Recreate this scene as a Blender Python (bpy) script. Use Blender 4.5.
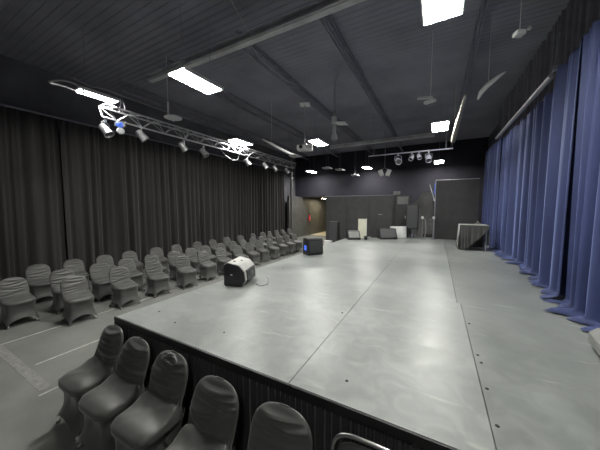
import bpy, bmesh, math, random
from mathutils import Vector, Matrix
PI = math.pi
for o in list(bpy.data.objects):
    bpy.data.objects.remove(o, do_unlink=True)
S = bpy.context.scene
COL = S.collection
S.unit_settings.system = 'METRIC'

# ------------------------------------------------------------ camera, world, exposure
FPX = 252.0
cd = bpy.data.cameras.new('camera'); cam = bpy.data.objects.new('camera', cd); COL.objects.link(cam)
cd.sensor_width = 36.0; cd.lens = FPX / 600.0 * 36.0; cd.clip_start = 0.05; cd.clip_end = 100
cam.location = (0, 0, 2.2)
cam.rotation_euler = (math.radians(90 - 4.086), 0, math.radians(28.47))
S.camera = cam
w = bpy.data.worlds.new('world'); S.world = w; w.use_nodes = True
w.node_tree.nodes['Background'].inputs[0].default_value = (0.5, 0.5, 0.55, 1)
w.node_tree.nodes['Background'].inputs[1].default_value = 0.02
S.view_settings.view_transform = 'Standard'; S.view_settings.look = 'None'
S.view_settings.exposure = 0.0; S.view_settings.gamma = 1.0
S.view_settings.use_curve_mapping = False
LAMP = 122.0          # strength of the lit fixture panels
HALL = 60.0          # hallway lamp

SH = 0.9             # stage height
CZ = 5.85            # ceiling height

# ------------------------------------------------------------ materials
def mat(name, col, rough=0.6, metal=0.0, var=0.0, vscale=6.0, bump=0.0, bscale=60.0, spec=0.5,
        sheen=0.0, emit=None, estr=0.0, stretch=(1, 1, 1), rvar=0.0, detail=4):
    m = bpy.data.materials.new(name); m.use_nodes = True
    nt = m.node_tree; b = nt.nodes['Principled BSDF']
    b.inputs['Base Color'].default_value = (*col, 1)
    b.inputs['Roughness'].default_value = rough; b.inputs['Metallic'].default_value = metal
    b.inputs['Specular IOR Level'].default_value = spec
    if sheen:
        b.inputs['Sheen Weight'].default_value = sheen; b.inputs['Sheen Roughness'].default_value = 0.4
    if emit:
        b.inputs['Emission Color'].default_value = (*emit, 1); b.inputs['Emission Strength'].default_value = estr
    tc = nt.nodes.new('ShaderNodeTexCoord'); mp = nt.nodes.new('ShaderNodeMapping')
    mp.inputs['Scale'].default_value = stretch
    nt.links.new(tc.outputs['Object'], mp.inputs[0])
    n = nt.nodes.new('ShaderNodeTexNoise'); n.inputs['Scale'].default_value = vscale; n.inputs['Detail'].default_value = detail
    nt.links.new(mp.outputs[0], n.inputs['Vector'])
    if var > 0:
        r = nt.nodes.new('ShaderNodeValToRGB')
        r.color_ramp.elements[0].position = 0.3; r.color_ramp.elements[1].position = 0.7
        r.color_ramp.elements[0].color = (*[c * (1 - var) for c in col], 1)
        r.color_ramp.elements[1].color = (*[min(1, c * (1 + var)) for c in col], 1)
        nt.links.new(n.outputs['Fac'], r.inputs[0]); nt.links.new(r.outputs[0], b.inputs['Base Color'])
    if rvar > 0:
        mr = nt.nodes.new('ShaderNodeMapRange')
        mr.inputs['From Min'].default_value = 0.3; mr.inputs['From Max'].default_value = 0.7
        mr.inputs['To Min'].default_value = rough - rvar; mr.inputs['To Max'].default_value = rough + rvar
        nt.links.new(n.outputs['Fac'], mr.inputs['Value']); nt.links.new(mr.outputs[0], b.inputs['Roughness'])
    if bump > 0:
        n2 = nt.nodes.new('ShaderNodeTexNoise'); n2.inputs['Scale'].default_value = bscale; n2.inputs['Detail'].default_value = 3
        nt.links.new(mp.outputs[0], n2.inputs['Vector'])
        bp = nt.nodes.new('ShaderNodeBump'); bp.inputs['Strength'].default_value = bump; bp.inputs['Distance'].default_value = 0.01
        nt.links.new(n2.outputs['Fac'], bp.inputs['Height']); nt.links.new(bp.outputs[0], b.inputs['Normal'])
    return m

M = {}
M['black'] = mat('black_paint', (0.022, 0.022, 0.024), 0.55, var=0.25)
M['wall'] = mat('black_wall_paint', (0.10, 0.10, 0.115), 0.75, var=0.25, vscale=1.5, bump=0.2)
M['hallwall'] = mat('hall_wall_paint', (0.10, 0.10, 0.095), 0.6, var=0.2, vscale=2)
M['backwall'] = mat('black_back_wall_paint', (0.014, 0.013, 0.022), 0.8, var=0.25, vscale=1.5)
M['ceil'] = mat('ceiling_dark_paint', (0.235, 0.235, 0.285), 0.85, var=0.2, vscale=0.8)
M['steel_dark'] = mat('dark_painted_steel', (0.22, 0.22, 0.27), 0.6, var=0.2)
M['steel_beam'] = mat('grey_primed_steel', (0.55, 0.55, 0.57), 0.5, var=0.2, vscale=3)
M['floor'] = mat('grey_carpet', (0.178, 0.181, 0.170), 0.85, var=0.12, vscale=2.0, bump=0.4, bscale=120)
M['tape'] = mat('pale_floor_tape', (0.46, 0.46, 0.43), 0.6, var=0.15, vscale=12)
M['oldtape'] = mat('worn_grey_tape', (0.215, 0.216, 0.203), 0.7, var=0.25, vscale=20)
M['skirt'] = mat('black_pleated_fabric', (0.03, 0.03, 0.033), 0.4, sheen=0.3)
M['trim'] = mat('black_edge_trim', (0.012, 0.012, 0.013), 0.45)
M['bcurtain'] = mat('black_velour', (0.036, 0.034, 0.034), 0.85, var=0.3, vscale=1.2, stretch=(1, 1, 0.15), sheen=0.35, spec=0.2)
M['border'] = mat('charcoal_border_cloth', (0.11, 0.105, 0.13), 0.85, var=0.2, sheen=0.3)
M['blue'] = mat('blue_velour', (0.038, 0.050, 0.128), 0.62, var=0.18, vscale=3, stretch=(1, 1, 0.3), sheen=0.15, spec=0.25, bump=0.15, bscale=200)
for k_, v_ in (('Sheen Tint', (0.42, 0.53, 1.0, 1)), ('Sheen Weight', 0.85), ('Sheen Roughness', 0.35)):
    M['blue'].node_tree.nodes['Principled BSDF'].inputs[k_].default_value = v_
M['spandex'] = mat('charcoal_spandex', (0.074, 0.075, 0.072), 0.42, var=0.1, vscale=9, sheen=0.3, spec=0.5, bump=0.12, bscale=300)
M['legmetal'] = mat('pale_leg_metal', (0.6, 0.6, 0.58), 0.35, metal=0.6)
M['rubber'] = mat('grey_rubber', (0.12, 0.12, 0.12), 0.7)
M['chrome'] = mat('satin_chrome', (0.42, 0.42, 0.42), 0.3, metal=1.0)
M['vinyl'] = mat('dark_grey_vinyl', (0.07, 0.07, 0.07), 0.45, var=0.1, bump=0.2, bscale=150)
M['alu'] = mat('aluminium', (0.42, 0.42, 0.44), 0.42, metal=0.8)
M['white'] = mat('white_enamel', (0.72, 0.72, 0.72), 0.45, var=0.05)
M['cream'] = mat('cream_board', (0.62, 0.62, 0.50), 0.6, var=0.06)
M['spkblack'] = mat('speaker_black', (0.016, 0.016, 0.019), 0.45, bump=0.2, bscale=250, var=0.1)
M['spklit'] = mat('speaker_reflected_light_textured', (0.45, 0.45, 0.43), 0.5, bump=0.3, bscale=250, var=0.06)  # pale tone: light reflecting off the cabinet side, put into its colour
M['grille'] = mat('speaker_grille_metal', (0.055, 0.057, 0.06), 0.45, metal=0.3, bump=0.5, bscale=400)
M['bluescreen'] = mat('blue_display', (0.02, 0.05, 0.3), 0.3, emit=(0.08, 0.2, 1.0), estr=1.1)
M['bluelens'] = mat('blue_lens', (0.05, 0.12, 0.6), 0.2, emit=(0.15, 0.3, 1.0), estr=0.25)
M['red'] = mat('red_enamel', (0.75, 0.03, 0.04), 0.35)
M['lens'] = mat('dark_glass_lens', (0.05, 0.05, 0.06), 0.08, spec=0.8)
M['drape'] = mat('grey_dust_sheet', (0.14, 0.14, 0.14), 0.7, var=0.15, vscale=3)
M['tablecloth'] = mat('black_table_cloth', (0.065, 0.066, 0.063), 0.55, var=0.12, sheen=0.3)
M['cable'] = mat('black_cable', (0.015, 0.015, 0.015), 0.5)
M['greycable'] = mat('grey_cable', (0.35, 0.35, 0.36), 0.5)
M['flat'] = mat('matt_black_flat', (0.026, 0.026, 0.028), 0.7, var=0.2, vscale=3)
M['panel'] = mat('black_panel_board', (0.050, 0.050, 0.053), 0.6, var=0.2, vscale=3)
M['duct'] = mat('foil_duct', (0.7, 0.66, 0.55), 0.3, metal=0.9, bump=0.6, bscale=30)
M['greybox'] = mat('grey_case_laminate', (0.17, 0.175, 0.165), 0.5, var=0.12)
M['on'] = mat('lit_diffuser', (0.9, 0.9, 0.85), 0.5, emit=(1.0, 0.99, 0.93), estr=LAMP)
M['warm'] = mat('lit_hall_diffuser', (0.9, 0.85, 0.7), 0.5, emit=(1.0, 0.86, 0.58), estr=HALL)
M['dim'] = mat('added_dim_diffuser', (0.9, 0.9, 0.85), 0.5, emit=(1.0, 0.99, 0.93), estr=LAMP * .5)
M['off'] = mat('unlit_diffuser', (0.5, 0.5, 0.52), 0.4)

def stage_material(k=1.0):
    m = bpy.data.materials.new('grey_painted_stage_deck'); m.use_nodes = True
    nt = m.node_tree; b = nt.nodes['Principled BSDF']; L = nt.links.new
    tc = nt.nodes.new('ShaderNodeTexCoord')
    n1 = nt.nodes.new('ShaderNodeTexNoise'); n1.inputs['Scale'].default_value = 0.9; n1.inputs['Detail'].default_value = 6; n1.inputs['Distortion'].default_value = 0.6
    n2 = nt.nodes.new('ShaderNodeTexNoise'); n2.inputs['Scale'].default_value = 5; n2.inputs['Detail'].default_value = 8; n2.inputs['Distortion'].default_value = 1.2
    L(tc.outputs['Object'], n1.inputs['Vector']); L(tc.outputs['Object'], n2.inputs['Vector'])
    r1 = nt.nodes.new('ShaderNodeValToRGB'); r1.color_ramp.elements[0].position = .3; r1.color_ramp.elements[1].position = .72
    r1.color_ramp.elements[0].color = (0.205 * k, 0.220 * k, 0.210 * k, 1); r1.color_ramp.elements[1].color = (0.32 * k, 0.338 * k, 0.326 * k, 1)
    L(n1.outputs['Fac'], r1.inputs[0])
    r2 = nt.nodes.new('ShaderNodeValToRGB'); r2.color_ramp.elements[0].position = .35; r2.color_ramp.elements[1].position = .75
    r2.color_ramp.elements[0].color = (0.82, 0.82, 0.82, 1); r2.color_ramp.elements[1].color = (1.1, 1.1, 1.1, 1)
    L(n2.outputs['Fac'], r2.inputs[0])
    mx = nt.nodes.new('ShaderNodeMix'); mx.data_type = 'RGBA'; mx.blend_type = 'MULTIPLY'; mx.inputs[0].default_value = 1
    L(r1.outputs[0], mx.inputs[6]); L(r2.outputs[0], mx.inputs[7])
    # thin pale scuffs: stretched wave-like noise, thresholded
    mp = nt.nodes.new('ShaderNodeMapping'); mp.inputs['Rotation'].default_value = (0, 0, 0.5); mp.inputs['Scale'].default_value = (1.2, 9, 1)
    L(tc.outputs['Object'], mp.inputs[0])
    n3 = nt.nodes.new('ShaderNodeTexNoise'); n3.inputs['Scale'].default_value = 1.6; n3.inputs['Detail'].default_value = 3; L(mp.outputs[0], n3.inputs['Vector'])
    r3 = nt.nodes.new('ShaderNodeValToRGB'); r3.color_ramp.elements[0].position = .66; r3.color_ramp.elements[1].position = .74
    r3.color_ramp.elements[0].color = (0, 0, 0, 1); r3.color_ramp.elements[1].color = (0.45, 0.45, 0.45, 1)
    L(n3.outputs['Fac'], r3.inputs[0])
    mx2 = nt.nodes.new('ShaderNodeMix'); mx2.data_type = 'RGBA'; L(r3.outputs[0], mx2.inputs[0])
    L(mx.outputs[2], mx2.inputs[6]); mx2.inputs[7].default_value = (0.44, 0.45, 0.43, 1)
    L(mx2.outputs[2], b.inputs['Base Color'])
    mr = nt.nodes.new('ShaderNodeMapRange'); mr.inputs['From Min'].default_value = .3; mr.inputs['From Max'].default_value = .7
    mr.inputs['To Min'].default_value = .30; mr.inputs['To Max'].default_value = .46
    L(n2.outputs['Fac'], mr.inputs['Value']); L(mr.outputs[0], b.inputs['Roughness'])
    b.inputs['Specular IOR Level'].default_value = 0.5
    bp = nt.nodes.new('ShaderNodeBump'); bp.inputs['Strength'].default_value = .15; bp.inputs['Distance'].default_value = .01
    L(n2.outputs['Fac'], bp.inputs['Height']); L(bp.outputs[0], b.inputs['Normal'])
    return m
M['stage'] = stage_material()
M['stage_darker'] = stage_material(0.80)  # same deck paint in a darker tone, for the right-hand panels

# ------------------------------------------------------------ mesh helpers
class MB:
    def __init__(s): s.b = bmesh.new()
    def box(s, x0, x1, y0, y1, z0, z1, bev=0.0, rot=None, seg=2):
        t = bmesh.new(); bmesh.ops.create_cube(t, size=1)
        c = Vector(((x0 + x1) / 2, (y0 + y1) / 2, (z0 + z1) / 2))
        for v in t.verts: v.co = Vector((v.co.x * (x1 - x0), v.co.y * (y1 - y0), v.co.z * (z1 - z0)))
        if bev: bmesh.ops.bevel(t, geom=t.edges[:], offset=bev, segments=seg, affect='EDGES', profile=0.5)
        if rot is not None:
            for v in t.verts: v.co = rot @ v.co
        for v in t.verts: v.co += c
        s.merge(t); return s
    def merge(s, t, mtx=None):
        if mtx is not None: t.transform(mtx)
        me = bpy.data.meshes.new('tmp'); t.to_mesh(me); t.free(); s.b.from_mesh(me); bpy.data.meshes.remove(me)
    def tube(s, pts, r, seg=10, caps=True):
        pts = [Vector(p) for p in pts]; n = len(pts); rings = []
        rr = r if isinstance(r, (list, tuple)) else [r] * n
        d0 = (pts[1] - pts[0]).normalized()
        up = Vector((0, 0, 1)) if abs(d0.z) < 0.9 else Vector((1, 0, 0))
        nrm = d0.cross(up).normalized()
        for i in range(n):
            if i == 0: d = d0
            elif i == n - 1: d = (pts[-1] - pts[-2]).normalized()
            else: d = ((pts[i + 1] - pts[i]).normalized() + (pts[i] - pts[i - 1]).normalized()).normalized()
            nrm = (nrm - d * nrm.dot(d)).normalized(); bn = d.cross(nrm)
            rings.append([s.b.verts.new(pts[i] + (nrm * math.cos(2 * PI * k / seg) + bn * math.sin(2 * PI * k / seg)) * rr[i]) for k in range(seg)])
        for i in range(n - 1):
            for k in range(seg):
                s.b.faces.new((rings[i][k], rings[i][(k + 1) % seg], rings[i + 1][(k + 1) % seg], rings[i + 1][k]))
        if caps: s.b.faces.new(rings[0][::-1]); s.b.faces.new(rings[-1])
        return s
    def lathe(s, prof, c=(0, 0, 0), seg=24, axis=(0, 0, 1)):
        q = Vector((0, 0, 1)).rotation_difference(Vector(axis).normalized()); c = Vector(c); rings = []
        for r, z in prof:
            rings.append([s.b.verts.new(c + q @ Vector((r * math.cos(2 * PI * k / seg), r * math.sin(2 * PI * k / seg), z))) for k in range(seg)])
        for i in range(len(prof) - 1):
            for k in range(seg):
                s.b.faces.new((rings[i][k], rings[i][(k + 1) % seg], rings[i + 1][(k + 1) % seg], rings[i + 1][k]))
        s.b.faces.new(rings[0][::-1]); s.b.faces.new(rings[-1]); return s
    def prism(s, poly, y0, y1, bev=0.0):
        """poly: (x,z) outline, extruded along y"""
        t = bmesh.new()
        a = [t.verts.new((x, y0, z)) for x, z in poly]; b = [t.verts.new((x, y1, z)) for x, z in poly]; n = len(poly)
        t.faces.new(a); t.faces.new(b[::-1])
        for i in range(n): t.faces.new((a[i], b[i], b[(i + 1) % n], a[(i + 1) % n]))
        bmesh.ops.recalc_face_normals(t, faces=t.faces[:])
        if bev: bmesh.ops.bevel(t, geom=t.edges[:], offset=bev, segments=2, affect='EDGES', profile=0.5)
        s.merge(t); return s
    def rings(s, rings, close=True, cap0=True, cap1=True):
        vs = [[s.b.verts.new(p) for p in r] for r in rings]; n = len(vs[0])
        for i in range(len(vs) - 1):
            for k in range(n if close else n - 1):
                s.b.faces.new((vs[i][k], vs[i][(k + 1) % n], vs[i + 1][(k + 1) % n], vs[i + 1][k]))
        if close and cap0: s.b.faces.new(vs[0][::-1])
        if close and cap1: s.b.faces.new(vs[-1])
        return s
    def build(s, name, m, parent=None, loc=None, rotz=0, smooth=False, recalc=True):
        if recalc: bmesh.ops.recalc_face_normals(s.b, faces=s.b.faces[:])
        me = bpy.data.meshes.new(name); s.b.to_mesh(me); s.b.free()
        me.materials.append(m)
        if smooth:
            me.polygons.foreach_set('use_smooth', [True] * len(me.polygons))
            if smooth == 'auto': me.set_sharp_from_angle(angle=math.radians(40))
        o = bpy.data.objects.new(name, me); COL.objects.link(o)
        if parent: o.parent = parent
        if loc: o.location = loc
        if rotz: o.rotation_euler = (0, 0, rotz)
        return o
def tag(o, label=None, cat=None, group=None, kind=None):
    if label: o['label'] = label
    if cat: o['category'] = cat
    if group: o['group'] = group
    if kind: o['kind'] = kind
    return o
def thing(name, label, cat, loc=(0, 0, 0), rotz=0, group=None):
    o = bpy.data.objects.new(name, None); COL.objects.link(o); o.empty_display_size = 0.1
    o.location = loc; o.rotation_euler = (0, 0, rotz); return tag(o, label, cat, group)
def struct(o): o['kind'] = 'structure'; return o
def dup(root, loc, rotz, label, group=None):
    r = root.copy(); COL.objects.link(r); r.location = loc; r.rotation_euler = (0, 0, rotz); r['label'] = label
    if group: r['group'] = group
    for ch in list(root.children):
        c = ch.copy(); COL.objects.link(c); c.parent = r
        for g in list(ch.children):
            d = g.copy(); COL.objects.link(d); d.parent = c
    return r
def sm(x): x = max(0., min(1., x)); return x * x * (3 - 2 * x)
ORD = ['nearest the camera', 'second', 'third', 'fourth', 'fifth', 'sixth', 'seventh', 'eighth', 'ninth', 'tenth', 'eleventh',
       'twelfth', 'thirteenth', 'fourteenth', 'fifteenth', 'sixteenth', 'seventeenth', 'eighteenth']

# ------------------------------------------------------------ room shell
XL, XR, Y0, YB = -9.35, 2.25, -3.2, 16.5
struct(MB().box(XL - .1, XR + .1, Y0, 24, -.1, 0).build('floor', M['floor']))
struct(MB().box(XL - .1, XL, Y0, YB, 0, CZ + .2).build('wall_left', M['wall']))
struct(MB().box(XR, XR + .1, Y0, YB, 0, CZ + .2).build('wall_right', M['wall']))
struct(MB().box(XL, XR, Y0 - .1, Y0, 0, CZ + .2).build('wall_front', M['wall']))
# back wall with the corridor opening between x=-8.8 and -6.8, lintel at 2.95
b = MB(); b.box(-6.8, XR, YB, YB + .15, 0, CZ + .2); b.box(XL, -6.8, YB, YB + .15, 2.95, CZ + .2)
struct(b.build('wall_back', M['backwall']))
struct(MB().box(-8.95, -8.8, 14.7, 24, 0, 2.95).build('wall_corridor_left', M['hallwall']))
struct(MB().box(-6.8, -6.65, YB + .15, 24, 0, 2.95).build('wall_corridor_right', M['hallwall']))
struct(MB().box(-8.95, -6.65, 24, 24.1, 0, 2.95).build('wall_corridor_end', M['hallwall']))
struct(MB().box(-8.95, -6.65, YB + .15, 24.1, 2.95, 3.05).build('trim_1', M['hallwall']))
struct(MB().box(-8.8, -6.8, 17.8, 24, .0, .006).build('floor_corridor', mat('cream_floor', (.55, .52, .40), .5, var=.05)))  # paler cream floor colour, starting a little inside the corridor
# corrugated deck ceiling: ribs run across the room (along x)
b = MB(); ny = int((YB - Y0) / 0.15); top = []
prof = [(0, 0), (0.05, 0), (0.065, 0.009), (0.125, 0.009), (0.14, 0)]
va = []; vb = []
for i in range(ny + 1):
    for dy, dz in prof:
        y = Y0 + i * 0.15 + dy
        va.append(b.b.verts.new((XL, y, CZ + dz))); vb.append(b.b.verts.new((XR, y, CZ + dz)))
for i in range(len(va) - 1): b.b.faces.new((va[i], vb[i], vb[i + 1], va[i + 1]))
b.box(XL, XR, Y0, YB, CZ + .08, CZ + .2)
struct(b.build('ceiling', M['ceil']))

# ------------------------------------------------------------ stage
st = thing('stage_platform', 'raised grey painted stage platform with black pleated skirt around its edge', 'stage', (0, 0, 0))
SX0, SX1, SY0 = -3.32, 2.1, 1.52
outline = [(SX0, SY0), (SX1, SY0), (SX1, 12.2), (-0.55, 12.0), (SX0, 10.25)]
def clip(poly, axis, lim, keep_less):
    out = []
    for i in range(len(poly)):
        a, c = poly[i], poly[(i + 1) % len(poly)]
        ia = (a[axis] <= lim) if keep_less else (a[axis] >= lim); ic = (c[axis] <= lim) if keep_less else (c[axis] >= lim)
        if ia: out.append(a)
        if ia != ic:
            t = (lim - a[axis]) / (c[axis] - a[axis]); out.append((a[0] + t * (c[0] - a[0]), a[1] + t * (c[1] - a[1])))
    return out
def deck(poly, z0=SH - .03, z1=SH, g=.003):
    b = MB(); cx = sum(p[0] for p in poly) / len(poly); cy = sum(p[1] for p in poly) / len(poly)
    q = [(p[0] + (g if p[0] < cx else -g), p[1] + (g if p[1] < cy else -g) * (.1 if g < .01 else 1)) for p in poly]
    lo = [b.b.verts.new((x, y, z0)) for x, y in q]; hi = [b.b.verts.new((x, y, z1)) for x, y in q]; n = len(q)
    b.b.faces.new(hi); b.b.faces.new(lo[::-1])
    for i in range(n): b.b.faces.new((lo[i], lo[(i + 1) % n], hi[(i + 1) % n], hi[i]))
    return b
def stage_slab(x0, x1, y0, y1, m='stage'):
    p = clip(clip(clip(clip(outline, 0, x0, False), 0, x1, True), 1, y0, False), 1, y1, True)
    if len(p) > 2: deck(p).build('deck_panel', M[m], st)
stage_slab(SX0, -0.92, SY0, 20); stage_slab(-0.92, 0.325, SY0, 3.95); stage_slab(-0.92, 0.285, 3.95, 20)
stage_slab(0.325, SX1, SY0, 3.95, 'stage_darker'); stage_slab(0.285, SX1, 3.95, 20, 'stage_darker')
deck(outline, SH - .12, SH - .034, g=.012).build('deck_frame', M['trim'], st)
b = MB()
b.box(SX0 - .012, SX1, SY0 - .014, SY0 - .002, SH - .085, SH - .004)
b.box(SX0 - .014, SX0 - .002, SY0 - .014, 10.25, SH - .085, SH - .004)
b.build('edge_trim', M['trim'], st)
def skirt(p0, p1, name):
    p0 = Vector(p0); p1 = Vector(p1); L = (p1 - p0).length; d = (p1 - p0) / L; nrm = Vector((d.y, -d.x))
    n = int(L / 0.0085); r = random.Random(5); rows = []
    ph = [0.]
    for i in range(n): ph.append(ph[-1] + 2 * PI * 0.0085 / (0.034 + 0.04 * abs(math.sin(i * .137) * math.sin(i * .041 + 1)) + 0.012 * r.random()))
    for z in (SH - .07, SH - .13, SH * .55, 0.015):
        k = 0.7 if z > SH - .1 else 1.2
        rows.append([(*(p0 + d * L * i / n + nrm * (0.018 + k * .012 * math.sin(ph[i]) + (0.01 * math.sin(i * .021) if k == 1 else 0))), z) for i in range(n + 1)])
    MB().rings(rows, close=False).build(name, M['skirt'], st, smooth=True)
skirt((SX0, SY0), (SX1, SY0), 'skirt')
skirt((SX0, 10.25), (SX0, SY0), 'skirt')
b = MB(); b.box(SX1 - .02, SX1, SY0 + .02, 12.1, .0, SH - .12); b.box(-0.5, SX1 - .02, 11.95, 11.97, 0, SH - .12)
b.build('back_fascia', M['trim'], st)
# screw heads and round plugs in the deck, along the seams
for (x, y) in ((.37, 1.62), (.36, 1.8), (.36, 2.15), (.37, 2.5), (.36, 2.62), (.36, 3.3), (-.55, 1.75), (-.98, 2.9), (-2.55, 1.75), (-3.0, 1.85), (.36, 7.2), (-2.85, 4.5), (-1.9, 1.85)):
    MB().lathe([(.012, 0), (.012, .003), (.008, .005)], (x, y, SH), 10).build('deck_bolt', M['trim'], st)

# floor tape
def tape(x0, x1, y0, y1, label, m='tape', nm='floor_tape'):
    tag(MB().box(x0, x1, y0, y1, 0.0005, 0.003).build(nm, M[m]), label, 'tape')
tape(-6.075, -6.045, -.5, 1.95, 'pale tape line on the floor running under the aisle-row chairs, near stretch')
tape(-6.075, -6.045, 2.0, 4.6, 'pale tape line on the floor, stretch beside the second and third aisle-row chairs')
tape(-4.87, -4.84, 1.2, 2.5, 'pale tape line on the open floor between the left chair rows and the stage corner')
tape(-4.02, -3.995, 1.0, 1.45, 'short faint tape line on the floor behind the leftmost front chair')
tape(-6.05, -4.1, 1.03, 1.14, 'wide worn grey tape strip crossing the floor at the lower left', 'oldtape')

# ------------------------------------------------------------ curtains
def curtain(name, label, p0, p1, z0, z1, m, seed, amp=.05, wl=.17, puddle=0., out=(1, 0), group=None, rows=14, step=.018, fl0=0.0, fl1=0.0, h2=.3):
    """pleated cloth from p0 to p1; out = direction toward the room"""
    r = random.Random(seed); p0 = Vector(p0); p1 = Vector(p1); L = (p1 - p0).length; d = (p1 - p0) / L; o = Vector(out)
    n = int(L / step); ph = []; am = []; a = r.random() * 6; x = 0
    nodes = [(r.uniform(.6, 1.5), r.uniform(.35, 1.25)) for _ in range(int(L / wl) + 4)]
    for i in range(n + 1):
        k = i * step / wl; j = int(k); t = sm(k - j)
        f = nodes[j][0] * (1 - t) + nodes[j + 1][0] * t; g = nodes[j][1] * (1 - t) + nodes[j + 1][1] * t
        ph.append(a); am.append(g); a += 2 * PI * step / wl * f
    lean = [r.uniform(-.06, .06) for _ in range(int(L / .5) + 3)]
    rings = []
    def row(z, s, off, zz=None):
        ring = []
        for i in range(n + 1):
            u = i / n * L; q = u / .5; j = int(q); t = sm(q - j); ln = lean[j] * (1 - t) + lean[j + 1] * t
            h = (z1 - z) / (z1 - z0)
            w = amp * am[i] * (.45 + .55 * h ** .5) * math.sin(ph[i]) + .28 * amp * math.sin(2 * ph[i] + .9) + h2 * amp * math.sin(ph[i] * 2.3 + 1) * (1 - .4 * h)
            q0 = 1 - u / L; ed = h * h * (fl0 * q0 ** 2 + fl1 * (u / L) ** 2)
            uu = u + ln * h * 1.2 * math.sin(PI * u / L) + ed
            p = p0 + d * uu + o * (w + off[i] if isinstance(off, list) else w + off)
            ring.append((p.x, p.y, zz[i] if zz else z))
        rings.append(ring)
    H = z1 - z0
    for k in range(rows): row(z1 - (H - .10) * k / (rows - 1), 1, 0)
    if puddle > 0:
        nn = [r.uniform(.25, 1.35) for _ in range(int(L / .22) + 4)]
        pd = []
        for i in range(n + 1):
            q = i / n * L / .22; j = int(q); t = sm(q - j); pd.append(puddle * (nn[j] * (1 - t) + nn[j + 1] * t))
        for (fx, zc) in ((.12, .055), (.4, .035), (.75, .045), (1.0, .012)):
            zz = [z0 + zc + .015 * math.sin(ph[i] * .7 + fx * 5) * (1 if fx < 1 else .3) + .006 for i in range(n + 1)]
            zz = [max(z0 + .006, q) for q in zz]
            row(z0, 1, [fx * q for q in pd], zz)
    else:
        row(z0 + .012, 1, 0)
    ob = MB().rings(rings, close=False).build(name, M[m], smooth=True)
    return tag(ob, label, 'curtain', group)
CX = -9.0
ys = [.6, 3.0, 5.3, 7.6, 9.9, 12.2, 14.5]
lab = ['black stage curtain panel at the far left edge of the picture', 'black stage curtain panel with a leaning bright crease, behind the nearest covered chairs',
       'black stage curtain panel on the left wall, third from the left picture edge', 'black stage curtain panel on the left wall, fourth from the left picture edge',
       'black stage curtain panel on the left wall, second from its far end', 'black stage curtain panel on the left wall beside the grey post at its far end']
for i in range(6):
    curtain('stage_curtain', lab[i], (CX, ys[i] + .012), (CX, ys[i + 1] - .012), 0, 4.55, 'bcurtain', 20 + i, amp=.06, wl=.30, out=(1, 0), group='black curtains along the left wall', rows=10, step=.03)
tag(MB().tube([(-9, .3, 4.58), (-9, 14.6, 4.58)], .022).build('curtain_rail', M['steel_dark']), 'dark pipe rail carrying the black curtains along the left wall', 'rail')
# grey post at the end of the black curtain
pt = thing('support_column', 'thin grey round post standing at the far end of the left curtains', 'post', (-8.42, 14.35, 0))
MB().lathe([(.075, 0.012), (.075, CZ - .0)], seg=20).build('shaft', mat('grey_post_paint', (.13, .13, .13), .45), pt, smooth='auto')
MB().lathe([(.15, 0), (.15, .012), (.08, .02)], seg=20).build('base_plate', M['steel_dark'], pt)

# blue curtains on the right
BX = 1.58
BG = 'blue curtains along the right side'
curtain('stage_curtain', 'blue velvet curtain nearest the camera, hem fanned out at the right picture edge', (BX, 3.62), (BX, 4.60), SH, 4.34, 'blue', 71, amp=.11, wl=.36, puddle=.30, out=(-1, 0), group=BG, rows=20, fl1=-.05, h2=.18)
curtain('stage_curtain', 'blue velvet curtain just past the dark gap, reaching up beside the end of the pipe', (BX + .03, 4.63), (BX + .03, 5.50), SH, 4.34, 'blue', 72, amp=.11, wl=.36, puddle=.22, out=(-1, 0), group=BG, rows=20, fl0=.03, h2=.18)
curtain('stage_curtain', 'blue velvet curtain hanging under the near half of the pale pipe', (BX + .14, 5.56), (BX + .14, 7.65), SH, 4.24, 'blue', 73, amp=.10, wl=.42, puddle=.20, out=(-1, 0), group=BG, rows=18, h2=.2)
curtain('stage_curtain', 'blue velvet curtain hanging under the far half of the pale pipe', (BX + .12, 7.66), (BX + .12, 9.70), SH, 4.24, 'blue', 74, amp=.10, wl=.42, puddle=.18, out=(-1, 0), group=BG, rows=18, h2=.2)
curtain('stage_curtain', 'dark blue velvet curtain beyond the pale pipe, beside the tall black flat', (BX + .08, 9.73), (BX + .0, 11.95), SH, 4.28, 'blue', 75, amp=.10, wl=.42, puddle=.05, out=(-1, 0), group=BG, rows=16, h2=.2)
curtain('border_curtain', 'dark border curtain hanging from the ceiling above the blue curtains', (BX + .36, 3.7), (BX + .36, 12.1), 3.7, CZ - .02, 'border', 76, amp=.04, wl=.3, out=(-1, 0), rows=6)
pp = thing('hanging_pipe', 'pale metal pipe hung high along the blue curtains', 'pipe', (1.55, 5.6, 4.3))
MB().tube([(0, 0, 0), (-.02, 4.15, 0)], .045, 14).build('pipe', M['alu'], pp, smooth='auto')
MB().tube([(0, .02, -.02), (0, -.1, .16), (.02, -.1, .58)], .012).box(-.03, .03, -.13, -.07, .02, .1, bev=.008).build('end_bracket', M['steel_dark'], pp)
for y in (1.4, 2.8, 4.0): MB().tube([(0, y, .03), (0, y, .6)], .006, 6).build('hanger', M['steel_dark'], pp)

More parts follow.
